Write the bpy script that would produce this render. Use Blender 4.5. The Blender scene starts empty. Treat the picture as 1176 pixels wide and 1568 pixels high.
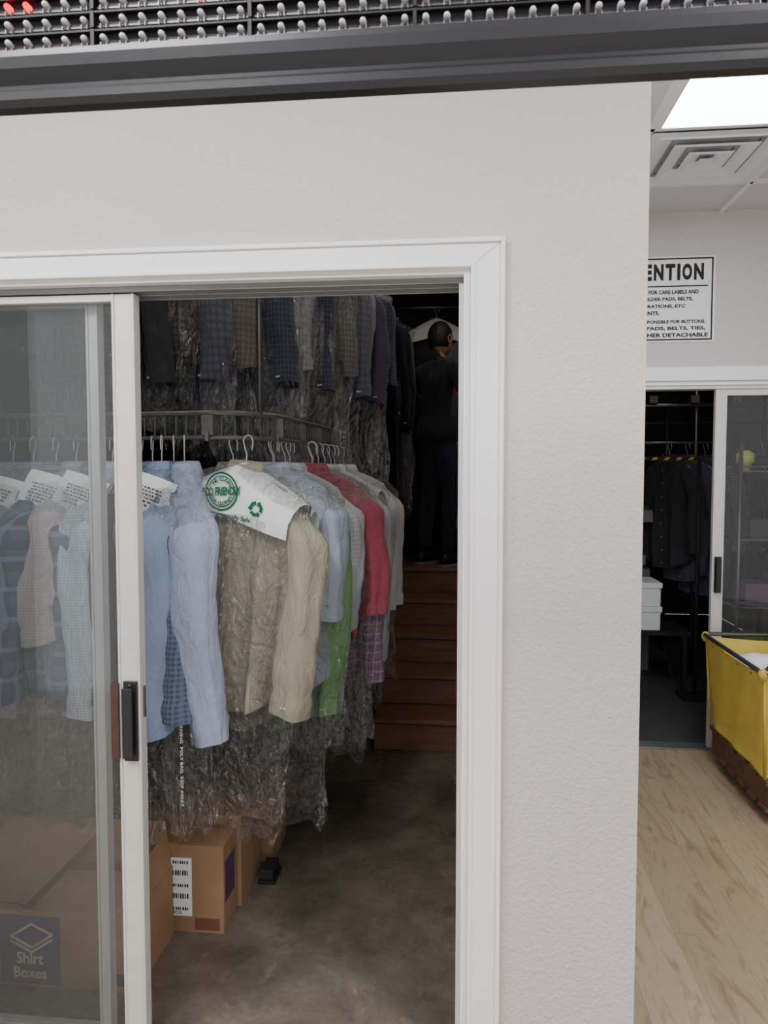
import bpy, math, random
from mathutils import Vector, Matrix, noise
pi=math.pi
S=bpy.context.scene

# ------------------------------------------------------------------ materials
def lin(c):
    r=[]
    for v in c:
        v/=255.0
        r.append(v/12.92 if v<=0.04045 else ((v+0.055)/1.055)**2.4)
    return (r[0],r[1],r[2],1.0)
MATS={}
def new_mat(name):
    m=bpy.data.materials.new(name); m.use_nodes=True
    nt=m.node_tree
    for n in list(nt.nodes): nt.nodes.remove(n)
    out=nt.nodes.new('ShaderNodeOutputMaterial')
    return m,nt,out
def N(nt,t): return nt.nodes.new(t)
def coords(nt): return N(nt,'ShaderNodeTexCoord').outputs['Object']
def noise_tex(nt,co,scale,detail=4,rough=.55,dist=0):
    n=N(nt,'ShaderNodeTexNoise'); nt.links.new(co,n.inputs['Vector'])
    n.inputs['Scale'].default_value=scale; n.inputs['Detail'].default_value=detail
    n.inputs['Roughness'].default_value=rough; n.inputs['Distortion'].default_value=dist
    return n.outputs['Fac']
def ramp(nt,fac,stops):
    r=N(nt,'ShaderNodeValToRGB'); nt.links.new(fac,r.inputs['Fac'])
    el=r.color_ramp.elements
    while len(el)<len(stops): el.new(.5)
    for e,(p,c) in zip(el,stops):
        e.position=p; e.color=c
    return r.outputs['Color']
def math_n(nt,op,a,b=None,c=None):
    n=N(nt,'ShaderNodeMath'); n.operation=op
    for i,v in enumerate((a,b,c)):
        if v is None: continue
        if isinstance(v,(int,float)): n.inputs[i].default_value=v
        else: nt.links.new(v,n.inputs[i])
    return n.outputs[0]
def mixc(nt,fac,a,b,mode='MIX'):
    n=N(nt,'ShaderNodeMix'); n.data_type='RGBA'; n.blend_type=mode
    ins=[i for i in n.inputs if i.type=='RGBA']
    f=n.inputs[0]
    if isinstance(fac,(int,float)): f.default_value=fac
    else: nt.links.new(fac,f)
    for i,v in zip(ins,(a,b)):
        if isinstance(v,tuple): i.default_value=v
        else: nt.links.new(v,i)
    return [o for o in n.outputs if o.type=='RGBA'][0]
def bump(nt,h,strength,dist=.01):
    b=N(nt,'ShaderNodeBump'); nt.links.new(h,b.inputs['Height'])
    b.inputs['Strength'].default_value=strength; b.inputs['Distance'].default_value=dist
    return b.outputs['Normal']
def simple(name,col,rough=.6,metal=0,bs=0,bscale=50,var=0,spec=.5,vscale=8):
    if name in MATS: return MATS[name]
    m,nt,out=new_mat(name)
    p=N(nt,'ShaderNodeBsdfPrincipled'); nt.links.new(p.outputs[0],out.inputs[0])
    p.inputs['Base Color'].default_value=lin(col); p.inputs['Roughness'].default_value=rough
    p.inputs['Metallic'].default_value=metal; p.inputs['Specular IOR Level'].default_value=spec
    co=coords(nt)
    if var:
        f=noise_tex(nt,co,vscale,5)
        c=lin(col); k=1-var; h=1+var
        nt.links.new(ramp(nt,f,[(.3,(c[0]*k,c[1]*k,c[2]*k,1)),(.7,(min(1,c[0]*h),min(1,c[1]*h),min(1,c[2]*h),1))]),p.inputs['Base Color'])
    if bs:
        nt.links.new(bump(nt,noise_tex(nt,co,bscale,3),bs),p.inputs['Normal'])
    MATS[name]=m; return m
def emis(name,col,strength):
    m,nt,out=new_mat(name); e=N(nt,'ShaderNodeEmission')
    e.inputs[0].default_value=lin(col); e.inputs[1].default_value=strength
    nt.links.new(e.outputs[0],out.inputs[0]); MATS[name]=m; return m
def fabric(name,base,kind='plain',c2=(255,255,255),f=30,w=.3):
    if name in MATS: return MATS[name]
    m,nt,out=new_mat(name)
    p=N(nt,'ShaderNodeBsdfPrincipled'); nt.links.new(p.outputs[0],out.inputs[0])
    p.inputs['Roughness'].default_value=.85; p.inputs['Specular IOR Level'].default_value=.2
    p.inputs['Sheen Weight'].default_value=.15
    co=coords(nt); sep=N(nt,'ShaderNodeSeparateXYZ'); nt.links.new(co,sep.inputs[0])
    def st(ax,freq,wid):
        if ax=='X': v=math_n(nt,'ADD',sep.outputs['X'],sep.outputs['Y'])
        else: v=sep.outputs['Z']
        fr=math_n(nt,'FRACT',math_n(nt,'MULTIPLY',v,freq))
        return math_n(nt,'LESS_THAN',fr,wid)
    col=lin(base)
    if kind=='stripe': col=mixc(nt,st('X',f,w),lin(base),lin(c2))
    elif kind in('check','plaid'):
        a=mixc(nt,math_n(nt,'MULTIPLY',st('X',f,w),.6),lin(base),lin(c2))
        col=mixc(nt,math_n(nt,'MULTIPLY',st('Z',f,w),.6),a,lin(c2))
        if kind=='plaid':
            lt=tuple(min(1,v*1.8+.04) for v in lin(base)[:3])+(1,)
            col=mixc(nt,math_n(nt,'MULTIPLY',st('X',f*.73,.16),.65),col,lt)
            col=mixc(nt,math_n(nt,'MULTIPLY',st('Z',f*.73,.16),.65),col,lt)
    n1=noise_tex(nt,co,7,4)
    dark=ramp(nt,n1,[(.3,(.82,.82,.82,1)),(.7,(1,1,1,1))])
    col=mixc(nt,1.0,col,dark,'MULTIPLY')
    nt.links.new(col,p.inputs['Base Color'])
    mp=N(nt,'ShaderNodeMapping'); nt.links.new(co,mp.inputs[0]); mp.inputs['Scale'].default_value=(1.3,1.3,.55)
    nt.links.new(bump(nt,noise_tex(nt,mp.outputs[0],14,5,.6,1.6),.6,.03),p.inputs['Normal'])
    MATS[name]=m; return m

def wall_mat(name,col,peel=.22):
    m,nt,out=new_mat(name); p=N(nt,'ShaderNodeBsdfPrincipled'); nt.links.new(p.outputs[0],out.inputs[0])
    co=coords(nt); c=lin(col)
    f=noise_tex(nt,co,2.2,3)
    nt.links.new(ramp(nt,f,[(.3,(c[0]*.96,c[1]*.96,c[2]*.96,1)),(.7,c)]),p.inputs['Base Color'])
    p.inputs['Roughness'].default_value=.5
    nt.links.new(bump(nt,noise_tex(nt,co,95,3,.6),peel,.01),p.inputs['Normal'])
    MATS[name]=m; return m
M_WALL=wall_mat('paint_wall',(212,207,205),.5)
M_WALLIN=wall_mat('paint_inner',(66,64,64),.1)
M_TRIM=simple('trim_white',(252,252,253),.35,bs=.03,bscale=60)
M_ALU=simple('alu_white',(222,221,218),.38,.2,bs=.03,bscale=200,var=.05,vscale=20)
M_ALUG=simple('alu_grey',(150,152,152),.35,.7)
M_BLACKP=simple('black_plastic',(34,34,38),.40,bs=.02,bscale=90)
M_STEEL=simple('steel',(120,120,122),.35,.9)
M_DSTEEL=simple('rail_steel',(125,122,118),.45,.6,var=.15,vscale=30)
M_WIRE=simple('wire_white',(225,225,228),.4,.2)
M_PAPER=simple('paper_white',(242,244,244),.7,bs=.1,bscale=20)
M_INK=simple('ink_black',(25,25,28),.7)
M_GREEN=simple('ink_green',(10,108,72),.7)
M_RUBBER=simple('rubber',(30,30,32),.7)
M_BTN=simple('button_pearl',(225,222,212),.3)
M_TAPE=simple('tape',(175,140,95),.3)
M_PURPLE=simple('print_purple',(84,62,92),.7)
M_SIGN=simple('sign_white',(240,240,238),.4)

def card_mat():
    m,nt,out=new_mat('cardboard'); p=N(nt,'ShaderNodeBsdfPrincipled'); nt.links.new(p.outputs[0],out.inputs[0])
    co=coords(nt); f=noise_tex(nt,co,5,5)
    nt.links.new(ramp(nt,f,[(.3,lin((146,112,82))),(.7,lin((170,136,104)))]),p.inputs['Base Color'])
    p.inputs['Roughness'].default_value=.75
    w=N(nt,'ShaderNodeTexWave'); nt.links.new(co,w.inputs[0]); w.inputs['Scale'].default_value=60
    nt.links.new(bump(nt,w.outputs['Fac'],.06,.002),p.inputs['Normal'])
    return m
M_CARD=card_mat()
def concrete():
    m,nt,out=new_mat('concrete_floor'); p=N(nt,'ShaderNodeBsdfPrincipled'); nt.links.new(p.outputs[0],out.inputs[0])
    co=coords(nt)
    a=ramp(nt,noise_tex(nt,co,3.5,8,.68,.3),[(.32,lin((86,79,69))),(.50,lin((112,104,93))),(.68,lin((136,128,115)))])
    b=ramp(nt,noise_tex(nt,co,45,4,.65,.2),[(.38,(.84,.83,.81,1)),(.58,(1,1,1,1))])
    sc=ramp(nt,noise_tex(nt,co,15,9,.8,.5),[(.55,(1,1,1,1)),(.66,(1.5,1.48,1.42,1))])
    col=mixc(nt,1.0,mixc(nt,.8,a,b,'MULTIPLY'),sc,'MULTIPLY')
    nt.links.new(col,p.inputs['Base Color'])
    r=ramp(nt,noise_tex(nt,co,5,6,.6,.3),[(.35,(.20,.20,.20,1)),(.65,(.38,.38,.38,1))])
    nt.links.new(r,p.inputs['Roughness'])
    nt.links.new(bump(nt,noise_tex(nt,co,8,5),.04,.01),p.inputs['Normal'])
    return m
M_CONC=concrete()
def woodfloor():
    m,nt,out=new_mat('vinyl_plank'); p=N(nt,'ShaderNodeBsdfPrincipled'); nt.links.new(p.outputs[0],out.inputs[0])
    co=coords(nt)
    mp=N(nt,'ShaderNodeMapping'); nt.links.new(co,mp.inputs[0]); mp.inputs['Rotation'].default_value=(0,0,pi/2)
    br=N(nt,'ShaderNodeTexBrick'); nt.links.new(mp.outputs[0],br.inputs['Vector'])
    br.inputs['Color1'].default_value=lin((178,158,132)); br.inputs['Color2'].default_value=lin((160,140,115))
    br.inputs['Mortar'].default_value=lin((146,124,100)); br.inputs['Scale'].default_value=1
    br.inputs['Mortar Size'].default_value=.0012; br.inputs['Brick Width'].default_value=1.2; br.inputs['Row Height'].default_value=.18
    mp2=N(nt,'ShaderNodeMapping'); nt.links.new(co,mp2.inputs[0]); mp2.inputs['Scale'].default_value=(5,.8,1)
    g=noise_tex(nt,mp2.outputs[0],2.2,9,.68,3.0)
    gr=ramp(nt,g,[(.30,(.56,.52,.46,1)),(.42,(.86,.84,.80,1)),(.50,(1.04,1.04,1.04,1)),(.60,(1.0,.99,.98,1)),(.72,(.62,.58,.52,1))])
    nt.links.new(mixc(nt,1.0,br.outputs['Color'],gr,'MULTIPLY'),p.inputs['Base Color'])
    p.inputs['Roughness'].default_value=.36
    return m
M_WOODF=woodfloor()
def stairwood():
    m,nt,out=new_mat('stair_wood'); p=N(nt,'ShaderNodeBsdfPrincipled'); nt.links.new(p.outputs[0],out.inputs[0])
    co=coords(nt); mp=N(nt,'ShaderNodeMapping'); nt.links.new(co,mp.inputs[0]); mp.inputs['Scale'].default_value=(1.5,14,14)
    nt.links.new(ramp(nt,noise_tex(nt,mp.outputs[0],3,6,.6,.8),[(.3,lin((112,76,52))),(.7,lin((146,100,72)))]),p.inputs['Base Color'])
    p.inputs['Roughness'].default_value=.45
    return m
M_STAIR=stairwood()
def bagmat(name='poly_bag',haze=.035,gl=.13,edge=.20,bd=.17):
    m,nt,out=new_mat(name)
    co=coords(nt)
    mp=N(nt,'ShaderNodeMapping'); nt.links.new(co,mp.inputs[0]); mp.inputs['Scale'].default_value=(1.5,1.5,1.0)
    h1=noise_tex(nt,mp.outputs[0],7,1.0,.4,2.8)
    h2=noise_tex(nt,mp.outputs[0],18,2,.5,2.4)
    hh=math_n(nt,'MULTIPLY_ADD',h2,.30,h1)
    nrm=bump(nt,hh,1.0,bd)
    tr=N(nt,'ShaderNodeBsdfTransparent'); tr.inputs[0].default_value=(.985,.987,.99,1)
    g=N(nt,'ShaderNodeBsdfGlossy'); g.inputs['Roughness'].default_value=.14; g.inputs[0].default_value=(1,1,1,1)
    nt.links.new(nrm,g.inputs['Normal'])
    d=N(nt,'ShaderNodeBsdfDiffuse'); d.inputs[0].default_value=(.85,.87,.9,1); nt.links.new(nrm,d.inputs['Normal'])
    lw=N(nt,'ShaderNodeLayerWeight'); lw.inputs['Blend'].default_value=.3; nt.links.new(nrm,lw.inputs['Normal'])
    fac=math_n(nt,'MULTIPLY_ADD',math_n(nt,'POWER',lw.outputs['Facing'],2.0),.30,gl)
    m1=N(nt,'ShaderNodeMixShader')
    hz=math_n(nt,'MULTIPLY_ADD',math_n(nt,'POWER',lw.outputs['Facing'],2.5),edge,haze)
    nt.links.new(hz,m1.inputs[0])
    nt.links.new(tr.outputs[0],m1.inputs[1]); nt.links.new(d.outputs[0],m1.inputs[2])
    m2=N(nt,'ShaderNodeMixShader'); nt.links.new(fac,m2.inputs[0])
    nt.links.new(m1.outputs[0],m2.inputs[1]); nt.links.new(g.outputs[0],m2.inputs[2])
    nt.links.new(m2.outputs[0],out.inputs[0])
    return m
M_BAG=bagmat()
M_BAGU=bagmat('poly_bag_upper',.11,.20,.25,.14)
def glassmat():
    m,nt,out=new_mat('door_glass')
    tr=N(nt,'ShaderNodeBsdfTransparent'); tr.inputs[0].default_value=(.84,.87,.87,1)
    g=N(nt,'ShaderNodeBsdfGlossy'); g.inputs['Roughness'].default_value=.01
    d=N(nt,'ShaderNodeBsdfDiffuse'); d.inputs[0].default_value=(.7,.74,.76,1)  # pale diffuse share paints a reflected-light haze into the pane
    m1=N(nt,'ShaderNodeMixShader'); m1.inputs[0].default_value=.055
    nt.links.new(tr.outputs[0],m1.inputs[1]); nt.links.new(d.outputs[0],m1.inputs[2])
    fr=N(nt,'ShaderNodeFresnel'); fr.inputs[0].default_value=1.5
    fac=math_n(nt,'MULTIPLY_ADD',fr.outputs[0],1.1,.0)
    m2=N(nt,'ShaderNodeMixShader'); nt.links.new(fac,m2.inputs[0])
    nt.links.new(m1.outputs[0],m2.inputs[1]); nt.links.new(g.outputs[0],m2.inputs[2])
    nt.links.new(m2.outputs[0],out.inputs[0]); return m
M_GLASS=glassmat()

# ------------------------------------------------------------------ mesh builder
class B:
    def __init__(s): s.v=[];s.f=[];s.m=[];s.sm=[];s.mats=[]
    def mi(s,mat):
        if mat not in s.mats: s.mats.append(mat)
        return s.mats.index(mat)
    def add(s,vs,fs,mat,smooth=False,M=None):
        o=len(s.v); k=s.mi(mat)
        for p in vs:
            p=Vector(p)
            s.v.append(M@p if M else p)
        for f in fs:
            s.f.append([i+o for i in f]); s.m.append(k); s.sm.append(smooth)
    def box(s,a,b,mat,M=None):
        x0,y0,z0=a;x1,y1,z1=b
        if x0>x1:x0,x1=x1,x0
        if y0>y1:y0,y1=y1,y0
        if z0>z1:z0,z1=z1,z0
        vs=[(x0,y0,z0),(x1,y0,z0),(x1,y1,z0),(x0,y1,z0),(x0,y0,z1),(x1,y0,z1),(x1,y1,z1),(x0,y1,z1)]
        s.add(vs,[(0,3,2,1),(4,5,6,7),(0,1,5,4),(1,2,6,5),(2,3,7,6),(3,0,4,7)],mat,False,M)
    def loft(s,rings,mat,closed=True,cap0=False,cap1=False,smooth=True,M=None):
        n=len(rings[0]); vs=[p for r in rings for p in r]; fs=[]
        for i in range(len(rings)-1):
            for j in range(n if closed else n-1):
                a=i*n+j; b=i*n+(j+1)%n
                fs.append((a,b,b+n,a+n))
        if cap0: fs.append(tuple(range(n-1,-1,-1)))
        if cap1: fs.append(tuple((len(rings)-1)*n+j for j in range(n)))
        s.add(vs,fs,mat,smooth,M)
    def tube(s,path,r,mat,n=8,cap=True,M=None):
        path=[Vector(p) for p in path]; rings=[]
        rr=r if isinstance(r,(list,tuple)) else [r]*len(path)
        up=None
        for i,p in enumerate(path):
            t=(path[min(i+1,len(path)-1)]-path[max(i-1,0)])
            if t.length<1e-9: t=Vector((0,0,1))
            t.normalize()
            if up is None:
                up=Vector((0,0,1)) if abs(t.z)<.9 else Vector((1,0,0))
            a=t.cross(up)
            if a.length<1e-5: a=t.cross(Vector((0,1,0)))
            a.normalize(); b2=a.cross(t).normalized(); up=b2
            rings.append([p+(a*math.cos(k*2*pi/n)+b2*math.sin(k*2*pi/n))*rr[i] for k in range(n)])
        s.loft(rings,mat,True,cap,cap,True,M)
    def ball(s,c,r,mat,n=12,M=None):
        rx,ry,rz=r if isinstance(r,(tuple,list)) else (r,r,r)
        rings=[]
        for i in range(n//2+1):
            ph=-pi/2+pi*i/(n//2); q=max(.001,math.cos(ph))
            rings.append([(c[0]+rx*q*math.cos(k*2*pi/n),c[1]+ry*q*math.sin(k*2*pi/n),c[2]+rz*math.sin(ph)) for k in range(n)])
        s.loft(rings,mat,True,True,True,True,M)
    def text(s,body,mat,width=None,height=None,M=None,align='LEFT',size=1,bold=0,warp=None):
        c=bpy.data.curves.new('t','FONT'); c.body=body; c.size=1; c.offset=bold; c.resolution_u=3
        o=bpy.data.objects.new('t',c); S.collection.objects.link(o)
        dg=bpy.context.evaluated_depsgraph_get(); dg.update()
        me=bpy.data.meshes.new_from_object(o.evaluated_get(dg))
        vs=[v.co.copy() for v in me.vertices]; fs=[tuple(p.vertices) for p in me.polygons]
        bpy.data.objects.remove(o); bpy.data.curves.remove(c); bpy.data.meshes.remove(me)
        if not vs: return
        x0=min(v.x for v in vs);x1=max(v.x for v in vs);y0=min(v.y for v in vs);y1=max(v.y for v in vs)
        sx=width/(x1-x0) if width else size; sy=height/(y1-y0) if height else (sx if width else size)
        if not width: sx=sy
        off=-x0 if align=='LEFT' else -(x0+x1)/2
        pv=[Vector(((v.x+off)*sx,(v.y-y0)*sy,0)) for v in vs]
        if M: pv=[M@p for p in pv]
        if warp: pv=[warp(p) for p in pv]
        s.add(pv,fs,mat,False)
    def build(s,name,matrix=None,bevel=0,sub=0,parent=None,solid=0):
        me=bpy.data.meshes.new(name); me.from_pydata([tuple(p) for p in s.v],[],s.f)
        for m in s.mats: me.materials.append(m)
        for p,k,sm in zip(me.polygons,s.m,s.sm): p.material_index=k; p.use_smooth=sm
        me.update()
        o=bpy.data.objects.new(name,me); S.collection.objects.link(o)
        if matrix: o.matrix_world=matrix
        if solid:
            d=o.modifiers.new('Solid','SOLIDIFY'); d.thickness=solid
        if bevel:
            d=o.modifiers.new('Bevel','BEVEL'); d.width=bevel; d.segments=2; d.limit_method='ANGLE'; d.angle_limit=.7
        if sub:
            d=o.modifiers.new('Sub','SUBSURF'); d.levels=sub; d.render_levels=sub
        if parent: o.parent=parent
        return o
def T(x,y,z): return Matrix.Translation((x,y,z))
def R(a,ax): return Matrix.Rotation(math.radians(a),4,ax)
FACE=R(90,'X')   # text plane -> faces -y

# ------------------------------------------------------------------ room shell
YW=-.15                          # room-side face of the front wall
OX0,OX1,OZ=-1.66,.018,2.022      # door opening
WX=.415                          # free end of the front wall
def wallbox(name,a,b,mat,**k):
    o=B(); o.box(a,b,mat); return o.build(name,**k)
w=B()
w.box((-3.0,YW,0),(OX0,YW+.12,3.6),M_WALL)
w.box((OX1,YW,0),(WX,YW+.12,3.6),M_WALL)
w.box((OX0,YW,OZ),(OX1,YW+.12,3.6),M_WALL)
w.build('wall_front')
wallbox('wall_partition',(WX-.09,YW+.12,0),(WX,6.4,3.6),M_WALL)
fw=B()
fw.box((WX,2.3,2.115),(2.75,2.42,3.0),M_WALL)
fw.box((WX,2.3,0),(.56,2.42,2.115),M_WALL)
fw.box((2.35,2.3,0),(2.75,2.42,2.115),M_WALL)
fw.build('wall_back_lobby')
wallbox('wall_right',(2.75,-3.2,0),(2.85,6.4,3.6),M_WALL)
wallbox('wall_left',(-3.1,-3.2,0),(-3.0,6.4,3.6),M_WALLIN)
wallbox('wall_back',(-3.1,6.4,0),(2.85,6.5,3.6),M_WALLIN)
YF=YW+.03
wallbox('floor_concrete',(-3.0,YF,-.1),(WX,6.4,0),M_CONC)
wallbox('floor',(-3.0,-3.2,-.1),(2.75,YF,0),M_WOODF)
wallbox('floor_lobby',(WX,YF,-.1),(2.75,2.34,0),M_WOODF)
wallbox('floor_backroom',(WX,2.34,-.1),(2.75,6.4,-.002),simple('dark_floor',(76,74,74),.5,var=.2))
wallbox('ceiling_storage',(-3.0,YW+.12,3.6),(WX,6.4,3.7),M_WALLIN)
wallbox('ceiling_backroom',(WX,2.42,3.0),(2.75,6.4,3.1),M_WALLIN)
M_TILE=simple('ceiling_tile',(214,214,215),.9,bs=.3,bscale=140)
M_TBAR=simple('tbar',(235,235,235),.5)
c=B()
gx=[.755+.61*i for i in range(-7,4)]; gy=[1.27+.61*i for i in range(-8,2)]
c.box((-3.0,-3.2,2.945),(2.75,YW,3.0),M_TILE)
c.box((WX,YW,2.945),(2.75,2.3,3.0),M_TILE)
for x in gx:
    if x>WX: c.box((x-.012,-3.2,2.93),(x+.012,2.3,2.946),M_TBAR)
    elif x>-3: c.box((x-.012,-3.2,2.93),(x+.012,YW,2.946),M_TBAR)
for y in gy:
    x0=-3.0 if y<YW else WX
    c.box((x0,y-.012,2.93),(2.75,y+.012,2.946),M_TBAR)
c.build('ceiling')

M_PANEL=emis('light_panel_emit',(252,251,251),27)
M_PANEL2=emis('light_panel_emit2',(240,248,255),17)
def panel(x0,y0,x1,y1,mat):
    p=B()
    p.box((x0,y0,2.922),(x1,y0+.02,2.945),M_TBAR);p.box((x0,y1-.02,2.922),(x1,y1,2.945),M_TBAR)
    p.box((x0,y0+.02,2.922),(x0+.02,y1-.02,2.945),M_TBAR);p.box((x1-.02,y0+.02,2.922),(x1,y1-.02,2.945),M_TBAR)
    p.add([(x0+.02,y0+.02,2.927),(x1-.02,y0+.02,2.927),(x1-.02,y1-.02,2.927),(x0+.02,y1-.02,2.927)],[(0,3,2,1)],mat)
    p.build('ceiling_light_panel')
panel(.767,.062,1.353,1.258,M_PANEL2)
panel(-1.05,-2.38,-.475,-1.18,M_PANEL)
panel(.78,-2.38,1.353,-1.18,M_PANEL)
panel(-2.29,-2.38,-1.70,-1.18,M_PANEL)
M_FILL=emis('fill_emit',(255,250,244),20)
M_FILL2=emis('fill_emit_dim',(255,248,238),16)
def fill_batten(x,y,z,l,mat,zt):  # unseen fill fixture, added to brighten the dark interior and the bags
    p=B(); p.box((x-.05,y-l/2,z),(x+.05,y+l/2,z+.05),M_TRIM)
    for q in (-.025,.025): p.tube([(x+q,y-l/2+.03,z-.016),(x+q,y+l/2-.03,z-.016)],.013,mat,8)
    for q in (-1,1): p.box((x-.045,y+q*(l/2-.015)-.012,z-.035),(x+.045,y+q*(l/2-.015)+.012,z),M_TRIM); p.tube([(x,y+q*l*.3,z+.05),(x,y+q*l*.3,zt)],.004,M_STEEL,6)
    p.build('added_fill_light')
fill_batten(-.40,.72,3.42,1.2,M_FILL,3.6)
fill_batten(.05,2.5,3.42,1.2,M_FILL2,3.6)
fill_batten(-1.6,.70,3.42,1.2,M_FILL,3.6)
fill_batten(1.6,3.3,2.85,1.2,emis('fill_emit_back',(255,248,238),6),3.0)  # weak extra fill added so the back room contents show

# air vent (4-way square diffuser)
M_VENT=simple('vent_white',(225,227,230),.4)
v=B()
cx,cy=1.06,1.575
def sqframe(b,h0,h1,z0,z1,mat):
    r0=[(cx+sx*h0,cy+sy*h0,z0) for sx,sy in((-1,-1),(1,-1),(1,1),(-1,1))]
    r1=[(cx+sx*h1,cy+sy*h1,z1) for sx,sy in((-1,-1),(1,-1),(1,1),(-1,1))]
    b.loft([r0,r1],mat,smooth=False)
sqframe(v,.296,.255,2.922,2.922,M_VENT)
M_VD=simple('vent_dark',(150,152,156),.7)
for h in (.255,.175,.095):
    sqframe(v,h,h-.006,2.922,2.915,M_VENT)
    sqframe(v,h-.006,h-.062,2.915,2.936,M_VENT)
    sqframe(v,h-.062,h-.08,2.938,2.938,M_VD)
v.box((cx-.03,cy-.03,2.916),(cx+.03,cy+.03,2.92),M_VENT)
v.build('air_vent')

# ------------------------------------------------------------------ door casing / jambs
t=B()
cw=.078
def prism(b,poly,y0,y1,mat):
    n=len(poly); vs=[(x,y0,z) for x,z in poly]+[(x,y1,z) for x,z in poly]
    fs=[tuple(range(n)),tuple(range(2*n-1,n-1,-1))]+[((i+1)%n,i,i+n,(i+1)%n+n) for i in range(n)]
    b.add(vs,fs,mat)
xo,zo=OX1+cw,OZ+.063
prism(t,[(OX1,0),(xo-.011,0),(xo-.011,zo-.011),(OX1,OZ-.002)],YW-.014,YW,M_TRIM)
prism(t,[(OX0,OZ-.002),(OX1-.0006,OZ-.002),(xo-.0116,zo-.0104),(OX0-.07,zo-.0104)],YW-.014,YW,M_TRIM)
prism(t,[(xo-.011,0),(xo,0),(xo,zo),(xo-.011,zo-.011)],YW-.021,YW,M_TRIM)
prism(t,[(OX0-.07,zo-.0104),(xo-.011,zo-.0104),(xo,zo+.0006),(OX0-.07,zo+.0006)],YW-.021,YW,M_TRIM)
prism(t,[(OX1,0),(OX1+.011,0),(OX1+.011,OZ+.007),(OX1,OZ-.002)],YW-.018,YW-.013,M_TRIM)
prism(t,[(OX0,OZ-.002),(OX1,OZ-.002),(OX1+.011,OZ+.007),(OX0,OZ+.007)],YW-.018,YW-.013,M_TRIM)
t.box((OX0-.078,YW-.014,0),(OX0,YW,OZ+.05),M_TRIM)
t.build('trim_1',bevel=.002)
j=B()
j.box((OX1-.016,YW,0),(OX1,YW+.15,OZ),M_TRIM)
j.box((OX0,YW,OZ-.014),(OX1-.016,YW+.15,OZ),M_TRIM)
j.box((OX0,YW,0),(OX0+.016,YW+.15,OZ-.014),M_TRIM)
for y in (YW+.028,YW+.073,YW+.120):
    j.box((OX0+.016,y,OZ-.028),(OX1-.016,y+.006,OZ-.014),M_ALUG)
    j.box((OX1-.027,y,.0),(OX1-.016,y+.006,OZ-.028),M_ALU)
j.box((OX0+.016,YW+.032,.0),(OX1-.027,YW+.13,.006),M_ALUG)
j.build('door_frame',bevel=.0015)

def slider(name,x0,x1,y,st,handle):
    e=bpy.data.objects.new(name,None); S.collection.objects.link(e)
    d=B(); y0,y1=y-.016,y+.016; z0,z1=.008,OZ-.030
    d.box((x1-st,y0,z0),(x1,y1,z1),M_ALU)
    d.box((x0,y0,z0),(x0+st,y1,z1),M_ALU)
    d.box((x0+st,y0,z1-.018),(x1-st,y1,z1),M_ALU)
    d.box((x0+st,y0,z0),(x1-st,y1,z0+.035),M_ALU)
    d.box((x1-.0065,y0-.004,z0),(x1,y0,z1),M_ALU); d.box((x1-st,y0-.004,z0),(x1-st+.0065,y0,z1),M_ALU)
    d.build('stiles_and_rails',bevel=.0015,parent=e)
    g=B(); g.add([(x0+st,y,z0+.035),(x1-st,y,z0+.035),(x1-st,y,z1-.018),(x0+st,y,z1-.018)],[(0,1,2,3)],M_GLASS)
    g.build('glass_pane',parent=e)
    if handle:
        h=B(); hx=x1-.024
        h.box((hx-.018,y0-.012,.812),(hx+.018,y0-.004,1.018),M_BLACKP)
        h.box((hx-.011,y0-.028,.83),(hx+.000,y0-.010,1.00),M_BLACKP)
        h.box((hx-.013,y0-.032,.825),(hx+.013,y0-.026,1.005),M_BLACKP)
        for z in (.822,1.008): h.ball((hx,y0-.013,z),.0035,M_STEEL,8)
        h.box((hx-.052,y0+.002,.815),(hx-.031,y0-.012,1.012),simple('wood_grip',(78,54,46),.45,var=.2,vscale=30))
        h.box((x1,y-.005,.92),(x1+.004,y+.006,1.0),M_STEEL)
        h.build('pull_handle',bevel=.002,parent=e)
    return e
slider('door_1',-1.642,-.812,YW+.052,.058,True)
slider('door_2',-1.640,-.930,YW+.097,.032,False)

# ------------------------------------------------------------------ LED sign (foreground message board)
M_LED=simple('led_lens',(196,186,186),.2,0,spec=.9)
M_LEG=simple('led_leg',(150,145,146),.35,.5)
M_PCB=simple('led_board',(14,12,15),.5)
M_LRED=emis('led_red_on',(255,30,40),4)
s=B()
X0,X1,Y=-.95,1.15,-1.10
prof=[(-.006,2.012),(-.016,2.008),(-.019,2.000),(-.018,1.988),(-.013,1.980),(-.009,1.974),(-.009,1.970),(-.012,1.966),(-.012,1.958),(-.008,1.951),(.004,1.949),(.010,1.952),(.012,1.958),(.012,2.24),(.008,2.245),(-.012,2.245),(-.018,2.24),(-.018,2.215),(-.006,2.21),(-.006,2.195),(.004,2.19),(.004,2.012)]
s.loft([[(X0,Y+p[0],p[1]) for p in prof],[(X1,Y+p[0],p[1]) for p in prof]],M_BLACKP,True,True,True,False)
rows=[2.0235+.0195*i for i in range(8)]
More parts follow.
